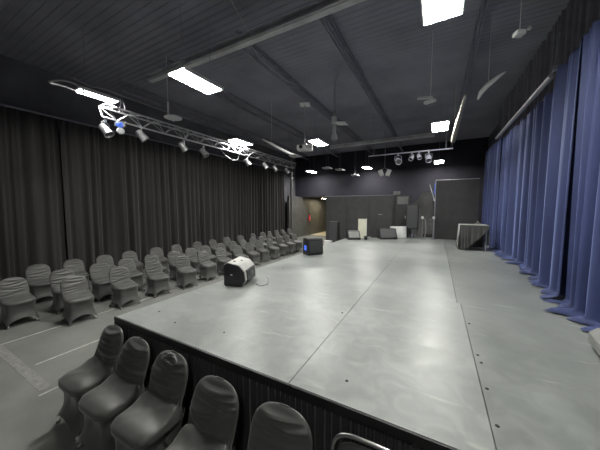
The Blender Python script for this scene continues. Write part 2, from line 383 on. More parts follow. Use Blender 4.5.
# ------------------------------------------------------------ overhead steel
def ibeam(x0, x1, y, z, name, label, w=.12, h=.17):
    b = MB(); b.box(x0, x1, y - w / 2, y + w / 2, z, z + .014); b.box(x0, x1, y - w / 2, y + w / 2, z + h - .014, z + h); b.box(x0, x1, y - .006, y + .006, z + .014, z + h - .014)
    b.tube([(x0 + .02, y - .075, z + .03), (x1, y - .075, z + .03)], .018, 8)
    tag(b.build(name, M['steel_beam']), label, 'beam')
ibeam(-6.38, XR, 3.95, 5.3, 'ceiling_beam', 'pale steel beam crossing the ceiling from the left light to the top edge')
ibeam(-5.1, -.2, 12.8, 5.3, 'ceiling_beam', 'pale steel beam crossing the ceiling behind the projector')
def joist(x, label):
    b = MB()
    for dx in (-.03, .03): b.box(x + dx - .012, x + dx + .012, 4.2, YB, 5.565, 5.6); b.box(x + dx - .012, x + dx + .012, 4.2, YB, 5.81, 5.845)
    y = 4.25; k = 0
    while y < YB - .35:
        b.tube([(x, y, 5.58 if k % 2 == 0 else 5.83), (x, y + .3, 5.83 if k % 2 == 0 else 5.58)], .009, 5); y += .3; k += 1
    tag(b.build('ceiling_joist', M['steel_dark']), label, 'joist')
joist(-1.95, 'dark open-web ceiling joist right of the projector')
joist(-3.76, 'dark open-web ceiling joist above the projector pole')
joist(-6.0, 'dark open-web ceiling joist left of the projector')
joist(.6, 'dark open-web ceiling joist above the right side of the stage')
joist(-8.2, 'dark open-web ceiling joist above the left lighting truss')
tag(MB().tube([(-3.2, 3.2, 5.84), (-3.21, 3.83, 5.5), (-3.23, 4.05, 5.27), (-3.19, 4.25, 5.12), (-3.04, 5.0, 5.0), (-2.7, 6.0, 5.1), (-2.4, 6.4, 5.5), (-2.3, 6.5, 5.83)], .008, 6).build('hanging_cable', M['greycable']), 'thin loose cable looped over the pale ceiling beam', 'cable')

# ------------------------------------------------------------ lit and unlit fixtures
def fixture(loc, label, lit=True, mt='on', L=.86, W=.40, rotz=0, group='lit ceiling fixtures', hang=True):
    t = thing('ceiling_light', label, 'light', loc, rotz, group)
    b = MB(); b.box(-W / 2 - .02, W / 2 + .02, -L / 2 - .02, L / 2 + .02, .012, .05, bev=.006); b.box(-.05, .05, -L / 2 + .1, L / 2 - .1, .05, .09)
    b.box(-W / 2 - .02, -W / 2, -L / 2, L / 2, -.01, .014); b.box(W / 2, W / 2 + .02, -L / 2, L / 2, -.01, .014)
    b.build('housing', M['white'], t)
    MB().box(-W / 2, W / 2, -L / 2, L / 2, 0, .011).build('diffuser', M[mt if lit else 'off'], t)
    if hang:
        for y in (-L / 2 + .12, L / 2 - .12): MB().tube([(0, y, .04), (0, y, CZ - loc[2])], .005, 6).build('hanger', M['steel_dark'], t)
    return t
LZ = 4.5
fixture((-6.30, 2.78, LZ), 'lit rectangular ceiling light at the left, over the near end of the truss', L=.66, W=.24)
fixture((-3.99, 3.36, LZ), 'lit rectangular ceiling light in front of the end of the pale beam')
fixture((-.02, 3.29, LZ), 'lit rectangular ceiling light cut off by the top picture edge')
fixture((-6.25, 7.1, LZ), 'lit ceiling light above the middle of the lighting truss')
fixture((-3.84, 8.5, LZ), 'lit ceiling light just beside the projector')
fixture((0.0, 8.5, LZ), 'lit ceiling light near the foil duct, right of centre')
fixture((0.01, 15.0, LZ), 'small far lit ceiling light above the tall black flat')
fixture((-3.71, 15.2, LZ), 'small far lit ceiling light near the two white spotlights')
fixture((-7.3, 15.1, LZ), 'small far lit ceiling light at the back above the hall opening')
fixture((.6, -1.9, LZ), 'unseen rectangular ceiling light added behind the camera', mt='dim')  # out of view, added at reduced strength to light the front chairs
for (x, y, s) in ((-5.78, 10.2, 'left of the projector, past the truss'), (-5.3, 12.9, 'above the hall opening, leftmost of three in a row'), (-4.9, 13.8, 'at the back, middle of three in a row'), (-4.55, 15.6, 'at the back, rightmost of three in a row')):
    z = LZ if y < 11 else 4.28 if y < 14 else 4.15
    fixture((x, y, z), 'small unlit ceiling fixture ' + s, lit=False, L=.5, W=.35, group='unlit ceiling fixtures')
# corridor lamp
fixture((-7.9, 19.0, 2.86), 'warm lamp on the ceiling of the back corridor', mt='warm', L=1.1, W=.3, group='lit ceiling fixtures', hang=False)

# ------------------------------------------------------------ truss with spotlights
tr = thing('lighting_truss', 'pale aluminium lighting truss hung along the left side', 'truss', (-6.35, 2.85, 4.12))
TL = 8.2; ch = ((-.13, .24), (.13, .24), (0, 0))
for (x, z) in ch: MB().tube([(x, 0, z), (x, TL, z)], .02, 10).build('chord', M['alu'], tr, smooth='auto')
b = MB(); n = int(TL / .28)
for i in range(n):
    y0, y1 = i * .28, (i + 1) * .28
    for a, c in ((0, 2), (1, 2), (0, 1)):
        A, C_ = (ch[a], ch[c]) if i % 2 == 0 else (ch[c], ch[a])
        b.tube([(A[0], y0, A[1]), (C_[0], y1, C_[1])], .008, 5)
for y in (0, 2.05, 4.1, 6.15, TL):
    for a, c in ((0, 2), (1, 2), (0, 1)): b.tube([(ch[a][0], y, ch[a][1]), (ch[c][0], y, ch[c][1])], .012, 6)
b.build('lattice', M['alu'], tr)
for y in (.4, 4.1, 7.8): MB().tube([(-.13, y, .24), (0, y, .6), (.13, y, .24)], .006, 6).tube([(0, y, .6), (0, y, CZ - 4.12)], .006, 6).build('hanger', M['steel_dark'], tr)
def spot(loc, label, yaw, tilt, sc=1.0, m='alu', group='spotlights on the left truss', drop=None):
    if drop is None: drop = 4.08 - loc[2]
    t = thing('hanging_spotlight', label, 'spotlight', loc, yaw, group)
    ax = Vector((math.cos(tilt), 0, -math.sin(tilt))); q = Vector((0, 0, 1)).rotation_difference(ax)
    b = MB(); b.lathe([(.05 * sc, -.13 * sc), (.075 * sc, -.11 * sc), (.085 * sc, .02 * sc), (.095 * sc, .10 * sc), (.105 * sc, .13 * sc), (.09 * sc, .132 * sc), (.085 * sc, .105 * sc)], axis=ax, seg=18)
    body = b.build('can', M[m], t, smooth='auto')
    c = ax * .107 * sc
    MB().lathe([(.082 * sc, 0), (.05 * sc, .012 * sc)], c, 18, ax).build('lens', M['lens'], body)
    w = .105 * sc
    MB().tube([(0, -w, 0), (0, -w, .14 * sc), (0, 0, .17 * sc), (0, w, .14 * sc), (0, w, 0)], .010 * sc, 6).build('yoke', M[m], t)
    MB().box(-.022, .022, -.018, .018, .15 * sc, max(.18 * sc, drop), bev=.004).build('clamp', M[m], t)
    return t
spot((-6.35, 3.66, 3.93), 'silver spotlight hung from the truss, second from its near end', 1.1, .9)
spot((-6.35, 2.90, 3.86), 'silver spotlight clustered under the near end of the truss', .5, .9)
t = thing('moving_head_light', 'moving head light with a blue glow at the near end of the truss', 'spotlight', (-6.3, 3.16, 3.95))
MB().box(-.09, .09, -.08, .08, .04, .14, bev=.02).build('base', M['alu'], t)
h = MB().lathe([(.03, -.08), (.07, -.05), (.075, .03), (.06, .06)], (0.02, 0, -.05), 18, (1, -.4, -.3)).build('head', M['white'], t, smooth='auto')
MB().lathe([(.07, 0), (.06, .03), (.02, .045)], (.06, -.03, .07), 16, (1, -.5, .1)).build('lens', M['bluelens'], t)
for (y, z, s, a) in ((4.79, 3.9, 'third', 1.3), (5.52, 3.87, 'fourth', .6), (7.55, 3.9, 'fifth', .9), (8.66, 3.93, 'sixth', .7), (9.39, 3.9, 'seventh', 1.0), (10.4, 3.93, 'farthest and last', .8)):
    spot((-6.35, y, z), 'silver spotlight hung from the truss, %s from its near end' % s if s[0] != 'f' or s in ('fourth', 'fifth') else 'silver spotlight at the far end of the truss, the farthest one', a, .9)
tag(MB().tube([(-6.35, 6.2, 4.09), (-6.3, 6.4, 3.92), (-6.3, 6.7, 3.82), (-6.35, 7.0, 3.88), (-6.35, 7.1, 4.09)], .009, 6).build('hanging_cable', M['greycable']), 'grey cable drooping in a loop below the middle of the truss', 'cable')
# oval loop of cable beside the left light
pts = [(-6.27 + .16 * math.cos(a), 2.26 + .25 * math.sin(a), 4.5 + .03 * math.cos(2 * a)) for a in [2 * PI * k / 32 for k in range(33)]]
tag(MB().tube(pts, .016, 8).build('hanging_cable', M['greycable']), 'pale cable coiled into an oval loop beside the left ceiling light', 'cable')
tag(MB().tube([(-5.84, 2.2, 4.52), (-5.84, 2.45, 4.47), (-5.84, 2.7, 4.52), (-5.83, 3.05, 4.5), (-5.8, 3.8, 4.48), (-5.8, 4.6, 4.5)], .008, 6).build('hanging_cable', M['greycable']), 'thin pale cable running along above the left ceiling light', 'cable')

# small wireless unit / plate lamp on short stem
t = thing('ceiling_mount_unit', 'small white flat unit on a short stem hanging right of the truss', 'fixture', (-5.9, 4.2, 4.42))
MB().lathe([(.08, -.012), (.20, 0), (.21, .015), (.13, .05), (.04, .06)], seg=24).build('dish', M['white'], t, smooth='auto')
MB().tube([(0, -.13, .03), (0, -.13, .36)], .022, 8).tube([(0, -.13, .3), (0, -.13, CZ - 4.42)], .006, 6).build('stem', M['white'], t)
MB().tube([(0, 0, -.01), (0, 0, -.07)], .02, 8).build('nub', M['white'], t)

# projector on its pole
PX, PY, PZ = -3.91, 7.55, 4.07
t = thing('hanging_projector', 'white ceiling projector on a long thin pole', 'projector', (PX, PY, PZ), math.radians(22)); PT = t
MB().box(-.22, .22, -.16, .16, 0, .13, bev=.02).build('body', M['white'], t, smooth='auto')
MB().lathe([(.05, 0), (.05, .03), (.04, .03)], (-.1, -.16, .065), 18, (0, -1, 0)).build('lens', M['lens'], t)
b = MB()
for i in range(6): b.box(.04 + i * .025, .052 + i * .025, -.163, -.159, .03, .10)
b.build('vent', M['rubber'], t)
MB().tube([(0, 0, .12), (0, 0, .2)], .05, 12).tube([(0, 0, .18), (0, 0, 1.27)], .014, 10).build('pole', M['alu'], t, smooth='auto')
MB().box(-.14, .14, -.14, .14, 1.26, 1.285, bev=.006).build('ceiling_plate', M['white'], t); PT.scale = (1.15, 1.15, 1.155)

# bracket with square plate right of the projector
t = thing('ceiling_mount_bracket', 'silver bracket with a tilted square plate just right of the projector pole', 'bracket', (-2.5, 6.55, 4.0))
MB().tube([(0, 0, 0), (0, 0, .75)], .045, 12).tube([(0, 0, .7), (0, 0, CZ - 4.0)], .01, 6).build('stem', M['alu'], t, smooth='auto')
MB().box(-.07, .07, -.06, .06, .42, .62, bev=.02).build('clamp', M['white'], t)
MB().box(.02, .32, -.1, .2, .42, .44, rot=Matrix.Rotation(.15, 3, 'Y')).build('plate', M['white'], t)
MB().lathe([(.02, 0), (.09, .04), (.07, .16), (.05, .2)], (0, 0, -.02), 16).build('head', M['alu'], t, smooth='auto')
# curved cloth-like duct from the truss light to the post
tag(MB().tube([(-5.3, 7.1, 4.5), (-5.2, 7.5, 4.42), (-5.1, 8.1, 4.3), (-5.1, 8.6, 4.28), (-5.15, 9.2, 4.34)], [.02, .045, .05, .045, .02], 10).tube([(-5.2, 7.5, 4.42), (-5.2, 7.5, CZ + .01)], .005, 6).build('hanging_duct', M['white'], smooth=True), 'pale curved tube hanging between the truss light and the projector', 'duct')
# right hand overhead clutter
t = thing('ceiling_mount_bracket', 'white angular bracket left of the foil duct near the ceiling', 'bracket', (-.26, 6.2, 4.42))
MB().box(-.2, .1, -.03, .03, .1, .14, rot=Matrix.Rotation(.3, 3, 'Z')).build('arm', M['white'], t)
MB().box(-.06, .16, -.05, .05, 0, .05, rot=Matrix.Rotation(-.5, 3, 'Z')).tube([(.06, 0, .05), (.06, 0, CZ - 4.42)], .008).build('plate', M['white'], t)
tag(MB().tube([(.68, 6.55, 4.45), (.7, 6.35, 4.5), (.78, 6.1, 4.53), (.9, 5.85, 4.55), (.97, 5.75, 4.56)], [.02, .045, .05, .035, .015], 12).tube([(.78, 6.1, 4.55), (.78, 6.1, CZ + .01)], .005, 6).build('hanging_duct', M['white'], smooth=True), 'pale tapered tube hanging near the blue curtains at upper right', 'duct')
pts = []; rr = []
for k in range(61):
    u = k / 60; pts.append((.36 + .07 * u, 9.2 - 2.9 * u, 4.22 + .26 * u)); rr.append((.06 + .012 * math.sin(k * 1.57)) * (1 - .45 * u))
tag(MB().tube(pts, rr, 12).tube([(.37, 8.9, 4.3), (.37, 8.9, CZ + .01)], .005, 6).build('hanging_duct', M['duct'], smooth=True), 'shiny ribbed foil duct slanting beside the right ceiling light', 'duct')
t = thing('ceiling_mount_camera', 'small white unit with a bracket high at the upper right', 'camera', (.86, 4.35, 4.4))
MB().box(-.06, .05, -.05, .05, 0, .06, bev=.012, rot=Matrix.Rotation(.4, 3, 'Z')).build('body', M['white'], t)
MB().tube([(0, 0, .05), (.0, .0, CZ - 4.4)], .006).build('arm', M['white'], t)
MB().box(.09, .13, .05, .09, .08, .12, bev=.01).build('sensor', M['white'], t)
RG = 'spotlights over the right half of the stage'
pipe2 = thing('lighting_pipe', 'dark pipe over the stage back carrying spotlights', 'pipe', (-1.8, 10.0, 4.16))
MB().tube([(-.6, 0, 0), (2.2, 0, 0)], .024, 10).build('pipe', M['steel_dark'], pipe2)
for x in (-.4, 2.0): MB().tube([(x, 0, .02), (x, 0, CZ - 4.16)], .006, 6).build('hanger', M['steel_dark'], pipe2)
spot((-1.32, 10.0, 3.9), 'dark spotlight on the stage pipe, left of the others', -1.2, .5, 1.1, 'steel_dark', RG, drop=.232)
spot((-.86, 10.0, 3.96), 'silver spotlight on the stage pipe, middle one', -2.0, .8, .75, 'steel_dark', RG, drop=.172)
spot((-.32, 10.0, 3.9), 'silver spotlight on the stage pipe, rightmost and lowest', -1.4, .9, 1.0, 'steel_dark', RG, drop=.232)
spot((-.62, 10.0, 3.98), 'small dark spotlight on the stage pipe between two silver ones', -1.0, .9, .7, 'steel_dark', RG, drop=.152)
t = thing('hanging_spotlight', 'pair of white box spotlights tilted apart above the stage back', 'spotlight', (-2.3, 12.9, 3.86), .2)
for s in (-1, 1):
    o = MB().box(-.10, .10, -.1, .1, -.15, .15, bev=.02, rot=Matrix.Rotation(.35 * s, 3, 'Y')).build('head', M['white'], t); o.location = (.17 * s, 0, 0)
MB().tube([(-.17, 0, .12), (0, 0, .25), (.17, 0, .12)], .014).tube([(0, 0, .25), (0, 0, CZ - 3.86)], .014).build('yoke', M['steel_dark'], t)

# ------------------------------------------------------------ covered chairs
def sup(t, a, c, n):
    ct, s_ = math.cos(t), math.sin(t)
    return (a * math.copysign(abs(ct) ** (2 / n), ct), c * math.copysign(abs(s_) ** (2 / n), s_))
def back_x(z): return -.105 - .145 * (z - .42) / .42
def chair(seed, hi=False, bunch=False):
    """local +x is the way the sitter faces; origin on the floor under the seat"""
    r = random.Random(seed); t = thing('covered_chair', 'x', 'chair')
    NS = 44 if hi else 34
    W, zc, hh, nn = .212, .655, .185, 2.5
    wr = [(.465 + i * .046 + r.uniform(-.012, .012), r.uniform(-.12, .12), r.uniform(.022, .042) * (1.1 if hi else .55), r.uniform(.010, .014), r.uniform(.1, .9), r.uniform(.55, 1.1), r.uniform(-.10, .10)) for i in range(8)]
    def crease(y, z):
        d = 0
        for (z0, sl, am, wd, cv, wid, yc) in wr:
            e = z - (z0 + sl * (y - yc) + cv * (y - yc) ** 2)
            d += am * math.exp(-(e / wd) ** 2) * math.exp(-((y - yc) / (.22 * wid)) ** 2)
        return d
    zs = [.40 + (.255) * k / 32 for k in range(33)]
    cap = [zc + hh * math.sin(PI / 2 * k / 22) for k in range(1, 23)]
    rings = []
    for z in zs + cap:
        if z <= zc: wz = W * (.93 + .07 * sm((z - .4) / .2)); th = .028
        else:
            q = min(1, (z - zc) / hh); wz = W * max(.0001, 1 - q ** nn) ** (1 / nn); th = .028 * max(.05, 1 - q ** 6) ** .5
        if z == cap[-1]: wz = W * .2; th = .008
        ring = []
        for k in range(NS):
            a = 2 * PI * k / NS; x, y = sup(a, th, wz, 2.6)
            pil = .012 * max(0, 1 - (y / W) ** 2)
            if x > 0: x += crease(y, z) * min(1, x / (th + 1e-6)) - pil * .6 * (1 if z < .72 else .4)
            ring.append((back_x(z) + x, y, z))
        rings.append(ring)
    MB().rings(rings).build('backrest', M['spandex'], t, smooth=True)
    # seat: rounded pad rising a little toward the back
    rings = []
    for (z, f) in ((.385, .94), (.395, .985), (.42, 1.0), (.445, .985), (.458, .95), (.466, .86), (.470, .70), (.471, .45), (.470, .2)):
        ring = []
        for k in range(NS):
            a = 2 * PI * k / NS; x, y = sup(a, .205 * f, .215 * f, 4.2)
            x += .005; zz = z
            if z > .45: zz += .05 * sm((-x + .02) / .12) + .006 * math.cos(y * 9) + (.002 * math.sin(y * 40 + x * 30 + seed) if hi else 0)
            if z > .41: zz -= .022 * sm((x - .12) / .09)
            ring.append((x, y, zz))
        rings.append(ring)
    MB().rings(rings).build('seat', M['spandex'], t, smooth=True)
    # stretched skirt down to the four feet
    NK = 64 if hi else 40; rings = []; nl = 9 if hi else 6
    p1, p2 = r.random() * 6, r.random() * 6
    for l in range(nl):
        u = l / (nl - 1); ring = []
        for k in range(NK):
            q = (k + .5) / NK * 8; sg = int(q) ; fr = q - sg
            # walk the outline at an even pace: eight half-sides of a rounded rectangle
            dirs = [((1, 0), (1, 1)), ((1, 1), (0, 1)), ((0, 1), (-1, 1)), ((-1, 1), (-1, 0)), ((-1, 0), (-1, -1)), ((-1, -1), (0, -1)), ((0, -1), (1, -1)), ((1, -1), (1, 0))]
            (ax_, ay_), (bx_, by_) = dirs[sg]; px_, py_ = ax_ + (bx_ - ax_) * fr, ay_ + (by_ - ay_) * fr
            a = math.atan2(py_, px_)
            n0 = (abs(px_) ** 6 + abs(py_) ** 6) ** (1 / 6); n1 = (abs(px_) ** 9 + abs(py_) ** 9) ** (1 / 9)
            x0_, y0_ = .203 * px_ / n0, .213 * py_ / n0; x1_, y1_ = .226 * px_ / n1, .226 * py_ / n1
            c = min(abs(px_), abs(py_)) ** 2
            zb = .045 + .085 * (1 - c) + (.02 if x1_ > .15 else 0) * (1 - c)
            w_ = 1 - (.25 if hi else .17) * math.sin(PI * u) * (1 - .3 * c)
            x = (x0_ + (x1_ - x0_) * u) * w_; y = (y0_ + (y1_ - y0_) * u) * w_
            if x0_ < -.15: x -= .05 * (1 - u) * math.sin(PI * min(1, u * 1.2 + .1)) * .4 - .0
            g = .004 * math.sin(a * 9 + p1 + u * 2) * math.sin(PI * u)
            ring.append((x * (1 + g * 4), y * (1 + g * 4), .43 + (zb - .43) * u))
        rings.append(ring)
    MB().rings(rings, cap0=False, cap1=False).build('skirt', M['spandex'], t, smooth=True)
    # side fabric web from the backrest down to the rear feet
    for s in (-1, 1):
        rings = []
        for l in range(8):
            u = l / 7; z = .60 + (.07 - .60) * u
            xb = back_x(max(z, .4)) - (.0 if z > .4 else (.4 - z) * .14)
            d = (.01 + .10 * sm(u * 1.7)) * (1 - .55 * sm((u - .45) / .5))
            yy = s * (.203 - .028 * math.sin(PI * u))
            rings.append([(xb - .012, yy, z), (xb - .012, yy * .93, z), (xb + d, yy * .955, z), (xb + d, yy * 1.0, z)])
        MB().rings(rings).build('side_web', M['spandex'], t, smooth='auto')
    for (x, y) in ((.195, .2), (.195, -.2), (-.215, .2), (-.215, -.2)):
        l = MB().tube([(x * .62, y * .62, .30), (x * .76, y * .76, .15), (x * .93, y * .91, .05), (x * 1.04, y * 1.0, .012)], .010, 8).build('leg', M['legmetal'], t, smooth='auto')
        MB().lathe([(.016, 0), (.017, .018), (.013, .022)], (x * 1.04, y * 1.0, 0), 10).build('foot_cap', M['rubber'], l)
    if bunch:
        b = MB(); rg = random.Random(3)
        for k in range(5):
            a0 = rg.uniform(0, 6); cx = back_x(.81) + .02; pts = []
            for q in range(15):
                a = 2 * PI * q / 14; R = .045 + .006 * k
                pts.append((cx + .022 * math.cos(a + a0) + .004 * k, R * 1.35 * math.sin(a), .80 + R * .38 * math.cos(a) + .008 * math.sin(3 * a + k)))
            b.tube(pts, .011, 8, caps=False)
        b.build('gathered_fabric', M['spandex'], t, smooth=True)
    return t
protos = [chair(s) for s in (1, 2, 3)]
used = [False] * 3
rj = random.Random(9); kk = 0
def put(x, y, rz, label, group):
    global kk
    i = kk % 3; kk += 1
    # the backrest top sits at local x -.25
    loc = (x + .25, y, 0)
    if not used[i]:
        used[i] = True; p = protos[i]; p.location = loc; p.rotation_euler = (0, 0, rz); tag(p, label, 'chair', group); return p
    return dup(protos[i], loc, rz, label, group)
rowA = [2.16, 3.0, 3.78, 4.55, 5.32, 6.05, 6.8, 7.45, 8.12, 8.84, 9.6, 10.3, 11.0]
rowB = [1.55, 2.27, 2.98, 3.6, 4.27, 4.92, 5.57, 6.2, 6.85, 7.5, 8.15, 8.8, 9.45, 10.1, 10.8, 11.5]
rowC = [2.2, 2.87, 3.6, 4.27, 5.08, 5.88, 6.72, 7.55, 8.4, 9.3, 10.2, 11.0, 11.7, 12.4, 13.1, 13.8]
for nm, row, X, ph in (('row nearest the stage', rowA, -6.33, 'A'), ('middle row', rowB, -7.2, 'B'), ('row along the black curtain', rowC, -8.34, 'C')):
    for i, y in enumerate(row):
        n = len(row); base = 'charcoal covered chair, %s, ' % nm
        lb = base + ('nearest the camera' if i == 0 else 'at its far end' if i == n - 1 else ORD[i] + ' from its near end')
        put(X + rj.uniform(-.04, .04), y, rj.uniform(-.09, .09) + (-.05 if ph == 'A' else 0), lb, 'covered chairs left, ' + nm)
FL = ['charcoal fabric-covered chair at the stage corner, leftmost of the front chairs', 'charcoal fabric-covered chair against the stage, second from the left at the bottom',
      'charcoal fabric-covered chair with a knot of gathered fabric on its backrest top', 'charcoal fabric-covered chair standing alone against the stage skirt, right of the knotted one',
      'charcoal fabric-covered chair against the stage skirt, beside the bare metal chair']
for i, (x, y, rz) in enumerate(((-3.11, 1.41, -.02), (-2.59, 1.38, .0), (-2.06, 1.39, .03), (-1.43, 1.33, .02), (-.85, 1.34, .05))):
    c = chair(40 + i, hi=True, bunch=(i == 2)); a = -PI / 2 + rz
    c.location = (x + .25 * math.cos(a), y + .25 * math.sin(a), 0); c.rotation_euler = (0, 0, a)
    tag(c, FL[i], 'chair', 'covered chairs against the stage front'); c.scale = (1.03, 1.07, 1.05)
# bare folding chair
a = -PI / 2 + .04
t = thing('folding_chair', 'uncovered grey padded folding chair with a bright metal frame at the bottom', 'chair', (-.29 + .0, 1.40 - .27, 0), a)
def fbx(z): return -.19 - .08 * (z - .42) / .42
pts = []
for k in range(21):
    q = k / 20; ang = PI * q
    y = .215 * math.copysign(abs(math.cos(ang)) ** .5, math.cos(ang)); z = .66 + .17 * abs(math.sin(ang)) ** .55
    pts.append((fbx(z), y, z))
pts = [(.2, .215, .02), (-.02, .215, .30), (fbx(.45), .215, .45)] + pts + [(fbx(.45), -.215, .45), (-.02, -.215, .30), (.2, -.215, .02)]
MB().tube(pts, .0125, 10).build('frame', M['chrome'], t, smooth='auto')
rings = []
for (f, dx) in ((.80, .016), (.9, .014), (.96, .006), (.97, -.004), (.9, -.012)):
    ring = []
    for k in range(36):
        an = 2 * PI * k / 36; y, z = sup(an, .19 * f, .13 * f, 3.6); ring.append((fbx(.67 + z) + dx, y, .67 + z))
    rings.append(ring)
MB().rings(rings).build('backrest', M['vinyl'], t, smooth=True)
rings = []
for (f, z) in ((.9, .42), (1, .43), (1, .45), (.95, .462), (.7, .468)):
    ring = []
    for k in range(36):
        an = 2 * PI * k / 36; x, y = sup(an, .2 * f, .2 * f, 4); ring.append((x + .01, y, z))
    rings.append(ring)
MB().rings(rings).build('seat', M['vinyl'], t, smooth=True)
for s in (-1, 1): MB().tube([(.1, .2 * s, .43), (-.08, .2 * s, .22), (-.22, .2 * s, .012)], .0125, 10).build('leg', M['chrome'], t, smooth='auto')
MB().tube([(-.18, -.2, .07), (-.18, .2, .07)], .008).tube([(.16, -.21, .07), (.16, .21, .07)], .008).build('stretcher', M['chrome'], t)

# ------------------------------------------------------------ speaker lying on the stage, left
t = thing('stage_speaker', 'loudspeaker lying on its side, pale top with two round sockets, near the left stage edge', 'speaker', (-3.04, 2.98, SH + .003), math.radians(20)); t.scale = (.92, .9, .97)
# local: +y along the cabinet away from the camera, profile in x,z
prof = [(0, .02), (.03, 0), (.33, 0), (.40, .10), (.38, .24), (.27, .36), (.06, .40), (0, .36)]
MB().prism(prof, .02, .62, bev=.008).build('cabinet', M['spklit'], t, smooth='auto')
prof2 = [(x * .97 + .006, z * .97 + .006) for x, z in prof]
MB().prism(prof2, -.015, .03, bev=.01).build('end_panel', M['spkblack'], t, smooth='auto')
b = MB(); ring = prof + [prof[0]]
for i in (3, 4, 5): b.tube([(ring[i][0], .018, ring[i][1]), (ring[i + 1][0], .018, ring[i + 1][1])], .007, 6)
b.build('edge_rim', M['spklit'], t)
MB().lathe([(.014, 0), (.014, .006)], (.15, -.014, .2), 16, (0, -1, 0)).box(.13, .17, -.02, -.014, .192, .208).build('badge', M['white'], t)
sl = math.atan2(.04, .21)
for (u, v) in ((.12, .2), (.2, .36)):
    x = u; z = .40 - (x - .06) * .04 / .21
    MB().lathe([(.026, 0), (.026, .006), (.02, .006)], (x, v, z - .001), 18, (math.sin(sl), 0, math.cos(sl))).build('pole_socket', M['spkblack'], t)
MB().box(.372, .41, .1, .52, .06, .26, bev=.006, rot=Matrix.Rotation(-.1, 3, 'Y')).build('grille', M['grille'], t)
MB().box(.36, .415, .30, .40, .12, .2, bev=.01).build('plug_panel', M['greybox'], t)
tag(MB().tube([(-2.52, 3.45, SH + .12), (-2.46, 3.42, SH + .1), (-2.44, 3.36, SH + .015), (-2.5, 3.25, SH + .012), (-2.62, 3.3, SH + .012), (-2.66, 3.42, SH + .012)], .009, 8).build('speaker_cord', M['greycable'], smooth=True), 'short pale cord with plug lying beside the near loudspeaker', 'cord')

# speaker 2 with blue lit panel
def wedge(loc, rz, W, label, top='grille', blue=False, h=.36, boxy=False):
    t = thing('stage_speaker', label, 'speaker', (loc[0], loc[1], loc[2] + .004), rz)
    P = [(0, 0), (.42, 0), (.44, .06), (.26, h), (.05, h), (0, h - .06)]
    if boxy: P = [(0, 0), (.30, 0), (.33, .05), (.30, h - .04), (.26, h), (.05, h), (0, h - .05)]
    MB().prism(P, 0, W, bev=.012).build('cabinet', M['spkblack'], t, smooth='auto')
    dx, dz = -.18, h - .06; L = math.hypot(dx, dz); nx, nz = dz / L, -dx / L
    if boxy: dx, dz = -.03, h - .09; L = math.hypot(dx, dz); nx, nz = dz / L, -dx / L
    x00 = .33 if boxy else .44; z00 = .05 if boxy else .06
    g = [(x00 + nx * .006 + dx * q, z00 + nz * .006 + dz * q) for q in (.08, .92)]
    MB().prism([(g[0][0], g[0][1]), (g[1][0], g[1][1]), (g[1][0] - .02, g[1][1] - .012), (g[0][0] - .02, g[0][1] - .012)], .04, W - .04).build('grille', M[top], t)
    for y in (-.004, W + .004): MB().box(.12, .26, y - .006, y + .006, .2, .235, bev=.004).build('handle', M['grille'], t)
    MB().box(.07 if boxy else .05, .24 if boxy else .26, .0 + .1, W - .1, h - .002, h + .006, bev=.003).build('top_plate', M[top], t)
    if blue: MB().box(.11, .21, -.012, -.002, .13, .26, bev=.002).build('blue_display', M['bluescreen'], t)
    return t
t = wedge((-3.22, 6.1, SH), math.radians(-34), .46, 'black loudspeaker with a glowing blue panel near the left stage edge', blue=True, h=.46, boxy=True)
# wedges at the back
wedge((-3.28, 10.02, SH), math.radians(-58), .5, 'floor wedge monitor with a pale top beside the tall dark speaker at the back', top='greybox', h=.33)
wedge((-2.15, 10.73, SH), math.radians(-61), .68, 'wide floor wedge monitor in front of the white panel at the back', h=.42)

# ------------------------------------------------------------ back of the stage
t = thing('tower_speaker', 'tall narrow dark loudspeaker standing at the back left stage corner', 'speaker', (-3.82, 10.1, 0), .1)
MB().box(-.2, .2, -.2, .2, 0, 1.58, bev=.015).build('cabinet', M['spkblack'], t)
MB().box(-.17, .17, -.215, -.2, .1, 1.53, bev=.004).build('grille', M['grille'], t)
tag(MB().box(-4.05, -3.75, 9.55, 9.72, 0, .82, bev=.01).build('storage_box', M['white']), 'small white box low beside the tall dark speaker', 'box')
t = thing('cream_board', 'upright cream board standing between the two back wedge monitors', 'board', (-2.86, 11.0, 0), .2)
MB().box(-.17, .17, -.03, .03, 0, 1.68, bev=.004).build('board', M['cream'], t)
MB().box(.17, .19, -.035, .035, 0, 1.69).build('edge_strip', M['white'], t)
tag(MB().box(-1.72, -1.08, 11.22, 11.28, SH + .012, 1.39, bev=.004, rot=Matrix.Rotation(-.02, 3, 'Y')).build('white_panel', M['white']), 'low white panel standing behind the wide wedge monitor', 'panel')
r = random.Random(4); pts = [(-2.6, 10.2, SH + .02)]
for k in range(26): pts.append((-2.5 + .16 * math.cos(k * 1.1) * r.uniform(.5, 1), 10.42 + .14 * math.sin(k * 1.3), SH + .015 + .02 * r.random() + .0015 * k))
tag(MB().tube(pts, .012, 6).build('coiled_cord', M['greycable']), 'tangled grey cord coiled on the stage between the back monitors', 'cord')
r = random.Random(7); pts = []
for k in range(26): pts.append((-2.42 + .09 * math.cos(k * 1.1) * r.uniform(.5, 1), 9.86 + .06 * math.sin(k * 1.3), SH + .015 + .006 * k))
tag(MB().tube(pts, .014, 6).build('coiled_cord', M['cable']), 'tangled black cord piled right of the pale-topped wedge monitor', 'cord')
